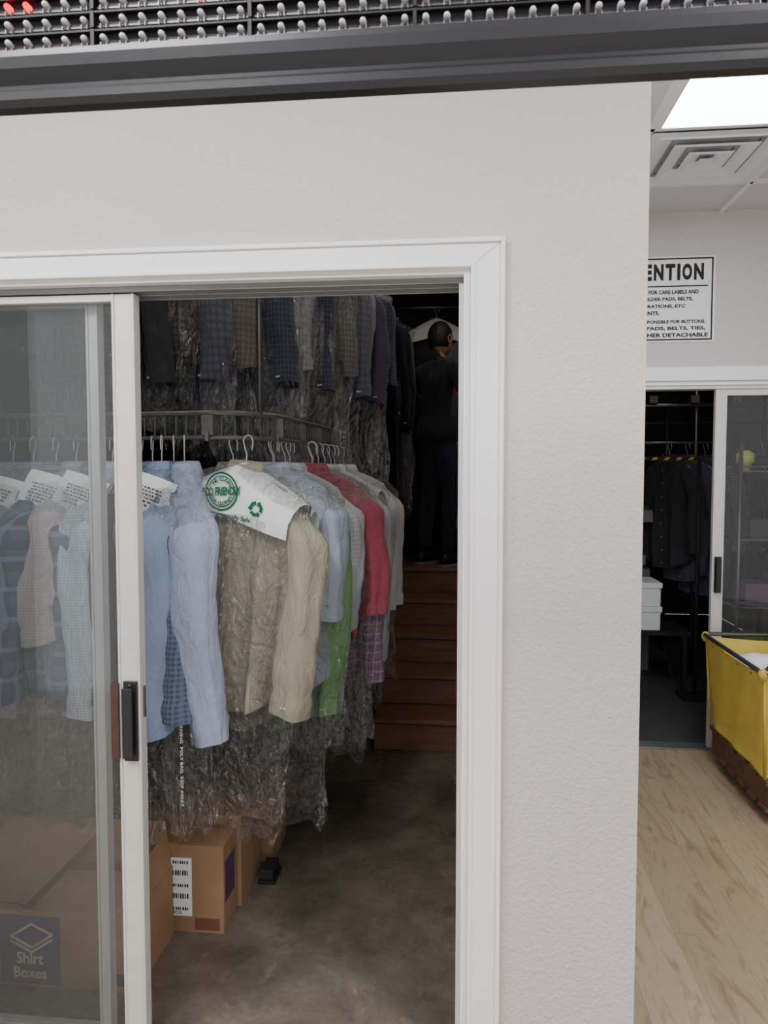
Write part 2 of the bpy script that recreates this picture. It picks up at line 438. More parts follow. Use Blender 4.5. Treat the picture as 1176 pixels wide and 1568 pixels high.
for rI,z in enumerate(rows):
    s.box((X0+.02,Y-.004,z+.0065),(X1-.02,Y+.004,z+.0085),M_PCB)
    s.box((X0+.02,Y+.0015,z-.0060),(X1-.02,Y+.0042,z-.0042),M_STEEL)
    k=0; x=X0+.03
    while x<X1-.03:
        red=(rI==3 and (-.50<x<-.40 or -.33<x<-.30)) or (rI==3 and .2<x<.24) or (rI==2 and (-.52<x<-.47 or -.30<x<-.28))
        mt=M_LRED if red else M_LED
        n=8; rings=[]
        for (yy,rr) in ((.004,.0036),(-.003,.0036),(-.0050,.0030),(-.0062,.0017),(-.0064,.0003)):
            rings.append([(x+rr*math.cos(q*2*pi/n),Y+yy,z+rr*math.sin(q*2*pi/n)) for q in range(n)])
        s.loft(rings,mt,True,False,True,True)
        s.box((x-.0038,Y-.002,z-.0085),(x-.0026,Y+.004,z-.004),M_LEG); s.box((x+.0026,Y-.002,z-.0085),(x+.0038,Y+.004,z-.004),M_LEG)
        if k%8==7: s.box((x+.0085,Y-.005,z-.009),(x+.0125,Y+.004,z+.0085),M_PCB)
        x+=.022; k+=1
for x in (X0+.12,X1-.1):
    s.tube([(x,Y,2.24),(x,Y,2.94)],.004,M_STEEL)
s.build('led_sign')

# ------------------------------------------------------------------ garments
def smooth(a,b,x):
    t=max(0,min(1,(x-a)/(b-a))); return t*t*(3-2*t)
def garment(name,loc,yaw,fab,seed=0,tilt=0,length=.75,sleeve=.74,bag=1.3,cape=False,tag=False,logo=False,scale=1,collar=True,lab=False,sw=1.0,slim=1.0,bw=1.0,bm=None,lean=None,fwd=None):
    rn=random.Random(seed*13+5); b=B()
    p1,p2,p3=[rn.uniform(0,6.28) for _ in range(3)]
    nz=Vector((rn.uniform(0,50),rn.uniform(0,50),0))
    b.tube([(.019,0,-.03),(.02,0,0),(.012,0,.016),(0,0,.02),(-.013,0,.014),(-.018,0,0),(-.01,0,-.025),(0,0,-.045),(0,0,-.09)],.0022,M_WIRE,6)
    b.tube([(0,0,-.09),(.06,0,-.103),(.2,0,-.165),(.205,0,-.172),(.19,0,-.175),(0,0,-.175),(-.19,0,-.175),(-.205,0,-.172),(-.2,0,-.165),(-.06,0,-.103),(0,0,-.09)],.0022,M_WIRE,6)
    prof=[(-.098,.052,.046),(-.106,.075,.052),(-.124,.12,.054),(-.148,.17,.054),(-.172,.203,.056),(-.20,.214,.06),(-.26,.207,.068),(-.34,.198,.072)]
    zb=-.19-length
    for i in range(1,12):
        u=i/11; prof.append((-.34+(zb+.34)*u,(.198+.012*math.sin(u*3))*slim,.072-.012*u))
    def fold(x,z):
        A=.024*smooth(-.2,-.75,z)+.004
        return A*(math.sin(x*42+p1)+.6*math.sin(x*77+p2+z*3))+.020*noise.noise(Vector((x*7,z*5,0))+nz)
    n=48; rings=[]
    for (z,wd,dp) in prof:
        r=[]
        for k in range(n):
            th=2*pi*k/n; cx,sx=math.cos(th),math.sin(th)
            x=wd*math.copysign(abs(cx)**.75,cx); y=dp*math.copysign(abs(sx)**.75,sx)+fold(x,z)*(1 if z<-.13 else .3)
            zz=z+(.035*math.cos(2*th)*smooth(zb+.2,zb,z))
            r.append((x,y,zz))
        rings.append(r)
    b.loft(rings,fab,smooth=True)
    if collar:
        rg=[]
        for (rx,ry,z,dip) in ((.056,.047,-.112,0),(.054,.045,-.078,.01),(.057,.048,-.068,.012),(.066,.055,-.082,.03),(.074,.062,-.112,.035)):
            rg.append([(rx*math.cos(2*pi*k/24),ry*math.sin(2*pi*k/24),z-dip*max(0,-math.sin(2*pi*k/24))**2) for k in range(24)])
        b.loft(rg,fab)
        st=[]
        for i in range(16):
            z=-.135+(zb+.135)*i/15
            dp=.054 if z>-.17 else .066
            y=-dp+fold(0,z)-.006
            st.append([(-.016,y+.004,z),(-.015,y,z),(.015,y,z),(.016,y+.004,z)])
            if i%2==1: b.ball((0,y-.001,z),(.005,.002,.005),M_BTN,8)
        b.loft(st,fab,closed=False)
    for sg in (-1,1):
        if sleeve<=0: continue
        rg=[]; ln_=rn.uniform(-.03,.05) if lean is None else lean; fy=rn.uniform(-.04,.03) if fwd is None else fwd; bend=rn.uniform(-.02,.03)
        ns=26
        for i in range(ns):
            t=i/(ns-1)
            cxx=sg*(.172+.052*smooth(0,.18,t)+ln_*t+bend*math.sin(pi*t)+.004*math.sin(t*9+p3)); cy=fy*t+.010*math.sin(t*7+p1)
            z=-.172-.012*smooth(0,.1,t)-sleeve*t
            rx=(.022+.034*smooth(0,.15,t))*(1-.22*t)*sw; ry=(.045+.038*smooth(0,.15,t))*(1-.33*t)
            if t>.90: rx*=1.04; ry*=1.04
            elif t>.85: rx*=.93; ry*=.93
            r=[]
            for k in range(26):
                th=2*pi*k/26
                q=1+.20*noise.noise(Vector((math.cos(th)*1.9,math.sin(th)*1.9,z*3.2))+nz*(1+sg))+.10*noise.noise(Vector((math.cos(th)*2.5,math.sin(th)*2.5,z*13))+nz)+.055*math.sin(th*5+p2+z*3)+.02*math.sin(z*60+th*2+p1)*smooth(.2,.5,t)*(1-smooth(.8,.9,t))
                r.append((cxx+rx*q*math.cos(th),cy+ry*q*math.sin(th),z+.012*math.sin(th+p1)))
            rg.append(r)
        b.loft(rg,fab,smooth=True)
        if sleeve>.5:
            b.ball((cxx,cy-ry*1.05,z+.03),(.005,.003,.005),M_BTN,8)
            b.ball((cxx+.012,cy-ry*1.03,z+.03),(.005,.003,.005),M_BTN,8)
    def ztop(x): return -.086-abs(x)*.34-.6*x*x
    CY=.105
    if cape:
        rg=[]
        for i in range(25):
            x=-.24+.48*i/24; zt=ztop(x)
            dr=.155-1.0*x*x
            r=[]
            for (yy,zz) in ((-CY-.006,-dr),(-CY-.004,-dr*.75),(-CY,-dr*.45),(-CY+.008,-.04),(-CY+.03,-.014),(-.04,.006),(0,.014),(.04,.006),(CY-.02,-.02),(CY,-.05),(CY+.004,-dr)):
                r.append((x,yy+.006*math.sin(x*9+p1),zt+zz))
            rg.append(r)
        b.loft(rg,M_PAPER,closed=False,smooth=True)
    if logo:
        def wp(p): return Vector((p.x,-CY-.0085+.006*math.sin(p.x*9+p1),p.z))
        cX,cZ=-.008,-.170
        for r0,r1 in ((.057,.064),(.048,.052)):
            k=40; b.loft([[wp(Vector((cX+rr*math.cos(2*pi*q/k),0,cZ+rr*math.sin(2*pi*q/k)))) for q in range(k)] for rr in (r0,r1)],M_GREEN,smooth=False)
        b.text('ECO FRIENDLY',M_GREEN,width=.150,height=.029,M=T(cX,0,cZ)@R(-8,'Y')@T(0,0,-.014)@FACE,align='CENTER',bold=.045,warp=wp)
        for word,up in (('WE CLEAN',1),('YOUR CLOTHES',-1)):
            nL=len(word)
            for q,ch in enumerate(word):
                if ch==' ': continue
                a=math.radians((90-(q-(nL-1)/2)*14) if up>0 else (-90+(q-(nL-1)/2)*12))
                rr=.034 if up>0 else .046
                b.text(ch,M_GREEN,height=.0125,M=T(cX+rr*math.cos(a),0,cZ+rr*math.sin(a))@R(90-math.degrees(a) if up>0 else -90-math.degrees(a),'Y')@FACE,align='CENTER',bold=.04,warp=wp)
        b.text('Environmentally Safe',M_GREEN,width=.185,height=.019,M=T(.015,0,cZ-.087)@R(4,'Y')@FACE,align='CENTER',bold=.03,warp=wp)
        tx,tz=.125,-.212
        for q in range(3):
            a0=pi/2+q*2*pi/3; a1=a0+2*pi/3*.68
            P=[(tx+.026*math.cos(a),tz+.026*math.sin(a)) for a in (a0,a0+(a1-a0)*.5,a1)]
            Q=[(tx+.014*math.cos(a),tz+.014*math.sin(a)) for a in (a0,a0+(a1-a0)*.5,a1)]
            b.add([wp(Vector((x,0,z))) for x,z in P+Q],[(0,1,4,3),(1,2,5,4)],M_GREEN)
            b.add([wp(Vector((tx+r_*math.cos(a_),0,tz+r_*math.sin(a_)))) for r_,a_ in ((.032,a1),(.008,a1),(.021,a1+.5))],[(0,1,2)],M_GREEN)
    if tag:   # printed paper shoulder flap at the end that faces the doors (+x local)
        TM=T(.165,0,-.125)@R(rn.uniform(-24,-6),'X')@R(56,'Y')
        rg=[]
        W_=.078
        for i in range(7):
            u=i/6; x=.125*u
            rg.append([(x,yy,.016*math.cos(yy*14)-.03*u*u) for yy in [W_*q/4 for q in range(-4,5)]])
        b.loft(rg,M_PAPER,closed=False,smooth=True,M=TM)
        def pz(x,y): return .0165*math.cos(y*14)-.03*(x/.125)**2+.0015
        for q in range(6):
            xx=.045+q*.011
            y=-.05+.01*rn.random()
            while y<.045*(1 if q<4 else .3):
                dy=rn.uniform(.004,.012)
                b.add([(xx,y,pz(xx,y)),(xx+.005,y,pz(xx+.005,y)),(xx+.005,y+dy,pz(xx+.005,y+dy)),(xx,y+dy,pz(xx,y+dy))],[(0,1,2,3)],M_INK,False,TM)
                y+=dy+rn.uniform(.002,.006)
    if bag:
        pr=[(-.075,.02,.015),(-.09,.07,.05),(-.125,.16,.09),(-.165,.235,.115),(-.21,.272,.125)]
        if cape: pr=[(-.075,.02,.015),(-.088,.07,.05),(-.108,.15,.08),(-.140,.215,.09),(-.19,.262,.098),(-.21,.268,.100)]
        m=24
        for i in range(1,m+1):
            u=i/m; pr.append((-.21-(bag-.21)*u,.268+.01*math.sin(u*5+p1)-.03*u,.125+.01*math.sin(u*7)-.045*u))
        rg=[]; nb=72
        for i,(z,wd,dp) in enumerate(pr):
            r=[]
            am=smooth(-.15,-.5,z)*.6+.4
            if cape: am*=smooth(-.2,-.5,z)
            for k in range(nb):
                th=2*pi*k/nb; cx,sx=math.cos(th),math.sin(th)
                q=1+am*(.12*noise.noise(Vector((cx*3,sx*3,z*3.5))+nz)+.06*noise.noise(Vector((cx*8,sx*8,z*8))+nz))+.030*math.sin(th*9+p2+z*4)*smooth(-.2,-.6,z)
                zz=z
                if i>=len(pr)-2: zz+=.06*noise.noise(Vector((cx*3,sx*3,7))+nz)
                r.append((bw*wd*q*math.copysign(abs(cx)**.8,cx),bw*dp*q*math.copysign(abs(sx)**.8,sx)+.012*math.sin(z*8+p3)*am,zz))
            rg.append(r)
        b.loft(rg,bm or M_BAG,smooth=True)
        if lab:
            b.text('WARNING  POLY BAG  KEEP AWAY',M_PAPER,width=.30,height=.009,M=T(.262*bw,-.03,-1.02)@R(90,'Z')@FACE@R(-90,'Z'),align='CENTER',bold=.01)
    Mx=T(*loc)@R(yaw,'Z')@R(tilt,'Y')@Matrix.Scale(scale,4)
    return b.build(name,matrix=Mx)

F=dict(
 blue=fabric('f_blue',(158,176,212)), ltblue=fabric('f_ltblue',(188,199,226)), lav=fabric('f_lav',(182,182,210),'check',(205,208,235),70,.5),
 navy=fabric('f_navy',(84,98,126),'check',(128,142,170),60,.5), plaidb=fabric('f_plaidb',(92,102,128),'plaid',(58,66,94),14,.45),
 grey=fabric('f_grey',(164,162,172),'check',(120,120,134),110,.45), pink=fabric('f_pink',(180,158,158),'check',(204,186,186),110,.45),
 wstripe=fabric('f_wstripe',(226,232,238),'check',(170,188,212),110,.35), khaki=fabric('f_khaki',(184,177,156)), olive=fabric('f_olive',(146,143,128)),
 white=fabric('f_white',(246,247,248)), pale=fabric('f_pale',(200,214,232)), green=fabric('f_green',(156,210,140)), red=fabric('f_red',(196,96,114)),
 plaidr=fabric('f_plaidr',(166,128,146),'plaid',(104,112,150),34,.4), lgrey=fabric('f_lgrey',(210,214,220)), black=fabric('f_black',(28,28,32)),
 dgrey=fabric('f_dgrey',(66,66,71)), dplaid=fabric('f_dplaid',(54,60,78),'check',(96,106,130),50,.4), brown=fabric('f_brown',(112,104,96)), mauve=fabric('f_mauve',(90,86,102)), wgrid=fabric('f_wgrid',(238,241,245),'check',(176,188,210),60,.15), ugrey=fabric('f_ugrey',(140,142,146)),
 up1=fabric('f_up1',(112,114,124),'check',(86,90,104),30,.4), up2=fabric('f_up2',(140,134,126),'check',(112,106,100),40,.4), up3=fabric('f_up3',(92,86,82),'check',(68,63,62),34,.4), up4=fabric('f_up4',(64,68,84),'check',(92,98,114),44,.3), up5=fabric('f_up5',(176,176,177),'check',(142,146,156),38,.25))
RZ=1.655
G=lambda *a,**k: garment('hanging_shirt',*a,**k)
left=[(-1.78,F['plaidb'],0),(-1.70,F['navy'],1),(-1.61,F['grey'],0),(-1.52,F['grey'],1),(-1.44,F['plaidb'],0),(-1.37,F['pink'],1),(-1.29,F['plaidb'],0),(-1.23,F['wstripe'],1),(-1.13,F['dgrey'],0)]
for i,(x,f,tg) in enumerate(left):
    G((x,.60+.01*(i%3),RZ),-90+random.Random(i).uniform(-6,10),f,seed=i,bag=1.25+.04*(i%3) if tg else 0,tag=bool(tg),length=.72+.03*(i%2),sleeve=(.48 if f is F['pink'] else .68+.05*(i%2)),sw=1.15,tilt=random.Random(i+9).uniform(-2,4))
G((-1.07,.58,RZ),-78,F['navy'],seed=20,bag=0,sleeve=.74,sw=1.1)
G((-1.02,.54,RZ),-76,F['blue'],seed=21,bag=1.3,sleeve=.75,lab=True,sw=1.25,tag=True,bw=.92,lean=0,fwd=.0)
G((-.985,.56,RZ),-72,F['navy'],seed=22,bag=0,sleeve=.70,sw=1.0,fwd=.02)
G((-.940,.54,RZ),-68,F['ltblue'],seed=23,bag=1.30,sleeve=.78,lab=True,sw=1.35,bw=.95,lean=.02,fwd=.055,tilt=2)
G((-.82,.70,RZ),-20,F['olive'],seed=30,bag=0,length=.80,sleeve=.8)
G((-.722,.555,RZ),-17,F['khaki'],seed=31,tilt=6,bag=1.34,cape=True,logo=True,length=.70,sleeve=.69,sw=1.5,lean=.045)
back=[(-.69,.76,-14,'pale',.70,.44,1.1,0),(-.70,.83,-12,'green',.84,.82,1.42,0),(-.675,.90,-10,'wgrid',.72,.52,0,0),(-.675,.97,-8,'lgrey',.72,.52,0,0),(-.605,1.06,-7,'red',.6,.50,1.2,1),(-.620,1.13,-7,'plaidr',.80,.78,0,1),
 (-.63,1.21,-5,'white',.75,.60,1.3,0),(-.62,1.29,-5,'wgrid',.75,.72,0,0),(-.61,1.38,-4,'lgrey',.8,.76,1.25,0),(-.60,1.47,-4,'white',.75,.6,0,0),(-.60,1.57,-4,'wstripe',.75,.74,1.2,0),
 (-.59,1.67,-4,'white',.75,.6,0,0),(-.59,1.78,-3,'white',.72,.6,1.15,0)]
for i,(x,y,yw,f,ln,sl,bg,fx) in enumerate(back):
    rj=random.Random(300+i)
    G((x,y,RZ),yw+(0 if fx else rj.uniform(-5,5)),F[f],seed=40+i,bag=bg,length=ln,sleeve=sl,sw=1.15,cape=(i in(9,)),lean=.03 if fx else rj.uniform(-.02,.02),tilt=0 if fx else rj.uniform(-1,5))
UZ=2.72
up=[(-1.75,1.22,-80,'dgrey'),(-1.60,1.24,-75,'up3'),(-1.48,1.26,-70,'up2'),(-1.37,1.30,-60,'dgrey'),(-1.27,1.33,-58,'up3'),(-1.17,1.37,-52,'up1'),(-1.08,1.42,-45,'up2'),(-.99,1.47,-35,'up4'),
 (-.92,1.55,-25,'up5'),(-.86,1.64,-18,'up4'),(-.80,1.75,-12,'up2'),(-.76,1.86,-10,'up1'),(-.73,1.97,-8,'ugrey'),(-.70,2.10,-6,'mauve'),(-.66,2.24,-5,'up4')]
for i,(x,y,yw,f) in enumerate(up):
    right=i>5
    G((x,y,UZ),yw,F[f],seed=70+i,bag=(.98+.14*right+.05*(i%3)) if i not in (2,11) else 0,length=.56+.10*((i*7)%3),sleeve=.52+.1*(i%2),sw=1.1,bm=M_BAGU,tilt=random.Random(i+50).uniform(-3,4))
G((-.62,3.0,UZ),-5,F['black'],seed=90,bag=0,length=1.3,sleeve=.7)
G((-.60,3.3,UZ),-5,F['dgrey'],seed=91,bag=1.5,length=1.3,sleeve=.7)
G((.10,4.05,UZ),-8,F['ugrey'],seed=92,bag=0,length=.9,sleeve=.6)
G((.13,4.25,UZ),-8,F['pale'],seed=93,bag=0,length=1.45,sleeve=.7)
G((-.21,4.15,2.86),0,F['dgrey'],seed=94,bag=0,length=1.2,sleeve=.7,cape=True,scale=.95)

def catmull(pts,per=10):
    out=[]; P=[Vector(p) for p in pts]; P=[P[0]*2-P[1]]+P+[P[-1]*2-P[-2]]
    for i in range(1,len(P)-2):
        for k in range(per):
            t=k/per
            out.append(.5*((2*P[i])+(-P[i-1]+P[i+1])*t+(2*P[i-1]-5*P[i]+4*P[i+1]-P[i+2])*t*t+(-P[i-1]+3*P[i]-3*P[i+1]+P[i+2])*t**3))
    out.append(P[-2]); return out
def conveyor(name,pts,z,top):
    b=B(); path=catmull(pts,12)
    hi=[p+Vector((0,0,z+.095)) for p in path]; lo=[p+Vector((0,0,z+.012)) for p in path]
    b.tube(hi,.009,M_DSTEEL); b.tube(lo,.007,M_DSTEEL)
    acc=0; last=path[0]; cnt=0
    for p in path:
        seg=(p-last).length; steps=max(1,int(seg/.012))
        for q in range(steps):
            pp=last.lerp(p,(q+1)/steps); acc+=seg/steps
            if acc>.034:
                acc=0; cnt+=1
                b.tube([pp+Vector((0,0,z+.012)),pp+Vector((0,0,z+.095))],.0035,M_DSTEEL,5)
                if cnt%7==0:
                    b.box((pp.x-.02,pp.y-.012,z+.02),(pp.x+.02,pp.y+.012,z+.088),M_DSTEEL)
                    b.box((pp.x-.006,pp.y-.02,z+.0),(pp.x+.006,pp.y-.01,z+.03),M_STEEL)
                if cnt%24==5: b.tube([pp+Vector((0,0,z+.095)),pp+Vector((0,0,top))],.01,M_STEEL)
        last=p
    b.build(name)
conveyor('garment_conveyor',[(-2.8,.61,0),(-2.0,.61,0),(-1.3,.60,0),(-1.0,.57,0),(-.80,.56,0),(-.67,.72,0),(-.64,1.15,0),(-.61,1.6,0),(-.60,2.02,0)],RZ,UZ)
conveyor('overhead_conveyor',[(-2.8,1.19,0),(-1.8,1.21,0),(-1.3,1.32,0),(-1.0,1.47,0),(-.84,1.7,0),(-.73,2.0,0),(-.62,2.5,0),(-.58,3.4,0)],UZ,3.6)
rr=B(); rr.tube([(.08,2.3,UZ+.01),(.13,4.4,UZ+.01)],.014,M_STEEL); rr.tube([(.13,4.35,UZ),(.13,4.35,3.6)],.012,M_STEEL); rr.tube([(.08,2.4,UZ),(.08,2.4,3.6)],.012,M_STEEL)
rr.tube([(-.75,4.15,2.872),(.10,4.15,2.872)],.012,M_STEEL); rr.tube([(-.7,4.15,2.872),(-.7,4.15,3.6)],.012,M_STEEL); rr.build('garment_rail')

# ------------------------------------------------------------------ stairs and landing
s=B(); rise,run,y0=.176,.28,2.14; SX=.322
M_STEDGE=simple('stair_dark',(46,34,28),.5)
for k in range(5):
    y=y0+run*k; z=rise*(k+1)
    yend=y+run if k<4 else 5.2
    s.box((-.48,y,z-rise),(SX,5.2,z-.025),M_STAIR)
    s.box((-.485,y-.02,z-.025),(SX,yend,z),M_STAIR)
    s.box((-.484,y-.0215,z-.027),(SX-.002,y-.016,z-.018),M_STEDGE)
s.build('staircase',bevel=.003)

# ------------------------------------------------------------------ boxes
def carton(x0,x1,y0,y1,h):
    b=B(); th=.005
    b.box((x0,y0,0),(x1,y0+th,h),M_CARD); b.box((x0,y1-th,0),(x1,y1,h),M_CARD)
    b.box((x0,y0+th,0),(x0+th,y1-th,h),M_CARD); b.box((x1-th,y0+th,0),(x1,y1-th,h),M_CARD)
    b.box((x0+th,y0+th,0),(x1-th,y1-th,th),M_CARD)
    return b
b=carton(-1.74,-.955,.130,.42,.235)
b.add([(-1.74,.132,.235),(-1.30,.132,.235),(-1.27,.05,.30),(-1.74,.05,.29)],[(0,1,2,3)],M_CARD)
b.add([(-1.28,.132,.237),(-.965,.132,.237),(-.985,.29,.282),(-1.25,.29,.275)],[(0,1,2,3)],M_CARD)
b.add([(-.957,.132,.235),(-.957,.415,.235),(-.965,.40,.37),(-.962,.16,.345)],[(0,1,2,3)],M_CARD)
b.add([(-1.74,.415,.235),(-.96,.415,.235),(-1.0,.47,.36),(-1.7,.47,.36)],[(0,1,2,3)],M_CARD)
b.add([(-1.60,.155,.26),(-1.30,.135,.25),(-1.18,.38,.37),(-1.5,.40,.39)],[(0,1,2,3)],M_CARD)
M_PB=simple('print_blueviolet',(78,66,96),.7)
bx=-.055
b.box((-1.325+bx,.1285,.008),(-1.135+bx,.130,.218),M_PB)
CM=simple('print_cream',(225,200,170),.7)
b.text('Shirt',CM,width=.085,height=.036,M=T(-1.23+bx,.1275,.070)@FACE,align='CENTER',bold=.02)
b.text('Boxes',CM,width=.105,height=.034,M=T(-1.23+bx,.1275,.026)@FACE,align='CENTER',bold=.02)
pts=[(-1.288+bx,.155),(-1.223+bx,.195),(-1.158+bx,.165),(-1.223+bx,.122)]
for i in range(4):
    a=pts[i];c2=pts[(i+1)%4]; b.tube([(a[0],.1275,a[1]),(c2[0],.1275,c2[1])],.0022,CM,6)
b.tube([(-1.288+bx,.1275,.140),(-1.223+bx,.1275,.108),(-1.158+bx,.1275,.150)],.0022,CM,6)
b.box((-1.06,.1285,.02),(-.965,.1299,.055),M_PB)
b.build('cardboard_box',solid=.002)
b=carton(-1.16,-.785,.435,.565,.30)
b.add([(-1.16,.437,.30),(-.787,.437,.30),(-.787,.563,.302),(-1.16,.563,.302)],[(0,1,2,3)],M_CARD)
b.box((-1.01,.4345,.301),(-.94,.565,.304),M_TAPE)
b.box((-.967,.4335,.055),(-.895,.4349,.255),M_PAPER)
for i in range(5):
    for q in range(7): b.box((-.96+q*.008,.4328,.075+.04*i),(-.957+q*.008+(.002 if (q+i)%3 else 0),.4335,.092+.04*i if i%2 else .085+.04*i),M_INK)
b.text('FDX',M_INK,width=.03,height=.012,M=T(-.96,.4327,.06)@FACE)
b.box((-.885,.4335,.01),(-.80,.4349,.05),simple('print_brown',(128,82,66),.7))
b.box((-.7851,.45,.10),(-.784,.55,.24),M_PURPLE)
b.build('cardboard_box',solid=.001)
b=carton(-1.12,-.775,.60,.86,.33)
b.add([(-1.12,.602,.33),(-.777,.602,.33),(-.777,.858,.332),(-1.12,.858,.332)],[(0,1,2,3)],M_CARD)
b.add([(-.777,.60,.33),(-.777,.86,.33),(-.70,.84,.30),(-.70,.64,.30)],[(0,1,2,3)],M_CARD)
b.build('cardboard_box',solid=.001)
b=carton(-1.0,-.74,.90,1.12,.30)
b.add([(-1.0,.902,.30),(-.742,.902,.30),(-.742,1.118,.302),(-1.0,1.118,.302)],[(0,1,2,3)],M_CARD)
b.build('cardboard_box')
b=B(); b.box((-.755,.74,0),(-.69,.86,.012),M_BLACKP); b.box((-.75,.75,.012),(-.70,.85,.05),simple('bin_dark',(40,42,48),.5)); b.build('small_black_bin',bevel=.003)

# ------------------------------------------------------------------ notice on lobby wall
b=B(); yS=2.30
b.box((.738,yS-.006,2.252),(1.348,yS,2.711),M_SIGN)
for (a,c2) in (((.750,2.262),(1.336,2.270)),((.750,2.693),(1.336,2.701)),((.750,2.270),(.758,2.693)),((1.328,2.270),(1.336,2.693))):
    b.box((a[0],yS-.0075,a[1]),(c2[0],yS-.006,c2[1]),M_INK)
zc=lambda P: 2.711-(P-391)*.00348
xx=.782
for ch in 'ATTENTION':
    wd=.017 if ch=='I' else .0515
    b.text(ch,M_INK,width=wd,height=.088,M=T(xx,yS-.0075,zc(428))@FACE,bold=.055); xx+=wd+.0095
b.box((.775,yS-.0075,zc(438)),(1.31,yS-.006,zc(436)),M_INK)
lines=[('NOT RESPONSIBLE FOR CARE LABELS AND',1.262,449),('BUTTONS, SHOULDER PADS, BELTS,',1.232,460),('ZIPPERS, DECORATIONS, ETC',1.195,471),('ON ALL GARMENTS.',1.06,481),
 ('WE ARE NOT RESPONSIBLE FOR BUTTONS,',1.300,495),('SHOULDER PADS, BELTS, TIES,',1.300,505),('OR ANY OTHER DETACHABLE',1.315,515)]
for tx,xr,P in lines:
    b.text(tx,M_INK,width=xr-.785,height=.022,M=T(.785,yS-.0075,zc(P))@FACE,bold=.04)
b.build('attention_notice')

# ------------------------------------------------------------------ lobby back door
t=B()
t.box((.50,2.284,2.043),(2.42,2.30,2.118),M_TRIM); t.box((.545,2.30,2.02),(2.36,2.42,2.043),M_TRIM)
t.box((.48,2.284,0),(.56,2.30,2.043),M_TRIM); t.box((2.35,2.284,0),(2.42,2.30,2.043),M_TRIM)
t.box((.56,2.31,2.0),(2.35,2.40,2.02),M_ALU)
t.box((.56,2.30,.0),(2.35,2.40,.010),M_ALUG)
t.build('trim_2',bevel=.002)
e=bpy.data.objects.new('door_3',None); S.collection.objects.link(e)
d=B(); d.box((1.372,2.32,.012),(1.432,2.352,2.0),M_ALU); d.box((2.29,2.32,.012),(2.35,2.352,2.0),M_ALU); d.box((1.432,2.32,1.965),(2.29,2.352,2.0),M_ALU); d.box((1.432,2.32,.012),(2.29,2.352,.08),M_ALU)
d.box((1.372,2.316,.012),(1.380,2.32,2.0),M_ALU);d.box((1.424,2.316,.012),(1.432,2.32,2.0),M_ALU)
d.build('stiles_and_rails',bevel=.002,parent=e)
d=B(); d.add([(1.432,2.336,.08),(2.29,2.336,.08),(2.29,2.336,1.965),(1.432,2.336,1.965)],[(0,1,2,3)],M_GLASS); d.build('glass_pane',parent=e)
d=B(); d.box((1.384,2.308,.885),(1.420,2.316,1.085),M_BLACKP); d.box((1.392,2.285,.90),(1.404,2.31,1.07),M_BLACKP); d.box((1.386,2.280,.895),(1.412,2.287,1.075),M_BLACKP); d.build('pull_handle',bevel=.002,parent=e)

# back room contents
b=B()
for y,z in ((3.9,2.05),(4.7,2.25)):
    b.tube([(.55,y,z),(2.6,y,z)],.016,M_STEEL); b.tube([(.55,y,z-.28),(2.6,y,z-.28)],.012,M_STEEL)
for x in (.62,1.75,2.55):
    for y in (3.9,4.7): b.tube([(x,y,0),(x,y,2.3)],.018,M_STEEL)
    b.tube([(x,3.9,2.05),(x,4.7,2.25)],.014,M_STEEL)
for q in range(6): b.box((.8+.3*q,3.86,2.066),(.86+.3*q,3.94,2.12),M_DSTEEL)
b.build('clothes_rack_frame')
dk=['dgrey','mauve','dplaid','black','black','dgrey']
for i in range(6):
    garment('hanging_garment',(1.56+.13*i,3.9,1.75),-60+7*(i%4),F[dk[i]],seed=120+i,bag=0,length=.7+.1*(i%3),sleeve=.6)
# pressing machine behind the doorway
b=B(); MG=simple('press_grey',(110,114,118),.45,bs=.02)
b.box((1.00,4.0,0),(1.46,4.55,.80),MG); b.box((1.04,3.97,.83),(1.42,4.5,.91),MG)
b.loft([[(1.02,3.85+y,1.17+z) for y,z in ((0,0),(.65,.12),(.68,.20),(.02,.09))],[(1.44,3.85+y,1.17+z) for y,z in ((0,0),(.65,.12),(.68,.20),(.02,.09))]],MG,True,True,True,False)
b.tube([(1.10,4.48,.8),(1.10,4.5,1.35),(1.10,4.52,1.6)],.03,M_STEEL); b.tube([(1.36,4.48,.8),(1.36,4.5,1.35),(1.36,4.52,1.6)],.03,M_STEEL)
b.tube([(1.06,4.0,1.45),(1.23,3.86,1.47),(1.40,4.0,1.45)],.012,M_STEEL); b.tube([(1.23,4.5,1.5),(1.23,4.6,1.9),(1.23,4.6,2.9)],.02,M_STEEL)
b.build('pressing_machine',bevel=.006)
b=B(); tb=simple('tape_yellow',(190,165,50),.6)
b.box((.79,3.30,1.628),(1.62,3.32,1.652),M_RUBBER)
for i in range(10): b.add([(.80+.08*i,3.298,1.630),(.83+.08*i,3.298,1.630),(.845+.08*i,3.298,1.650),(.815+.08*i,3.298,1.650)],[(0,1,2,3)],tb)
for x in (.82,1.60):
    b.tube([(x,3.312,1.64),(x,3.312,.02)],.012,M_RUBBER); b.box((x-.1,3.22,0),(x+.1,3.40,.02),M_RUBBER)
b.build('hazard_striped_rail')
b=B(); b.box((.95,3.42,.40),(1.60,3.82,.43),M_RUBBER)
for x in (.98,1.55):
    for y in (3.43,3.77): b.box((x,y,0),(x+.03,y+.03,.40),M_RUBBER)
b.build('low_table')
for z0 in (.431,.601):
    b=B(); b.box((1.14,3.45,z0),(1.40,3.75,z0+.13),M_PAPER); b.box((1.13,3.44,z0+.13),(1.41,3.76,z0+.168),M_PAPER); b.build('white_storage_box',bevel=.004)
b=B()
for x in (1.62,2.35):
    for y in (2.62,2.95): b.tube([(x,y,0),(x,y,1.75)],.012,M_STEEL)
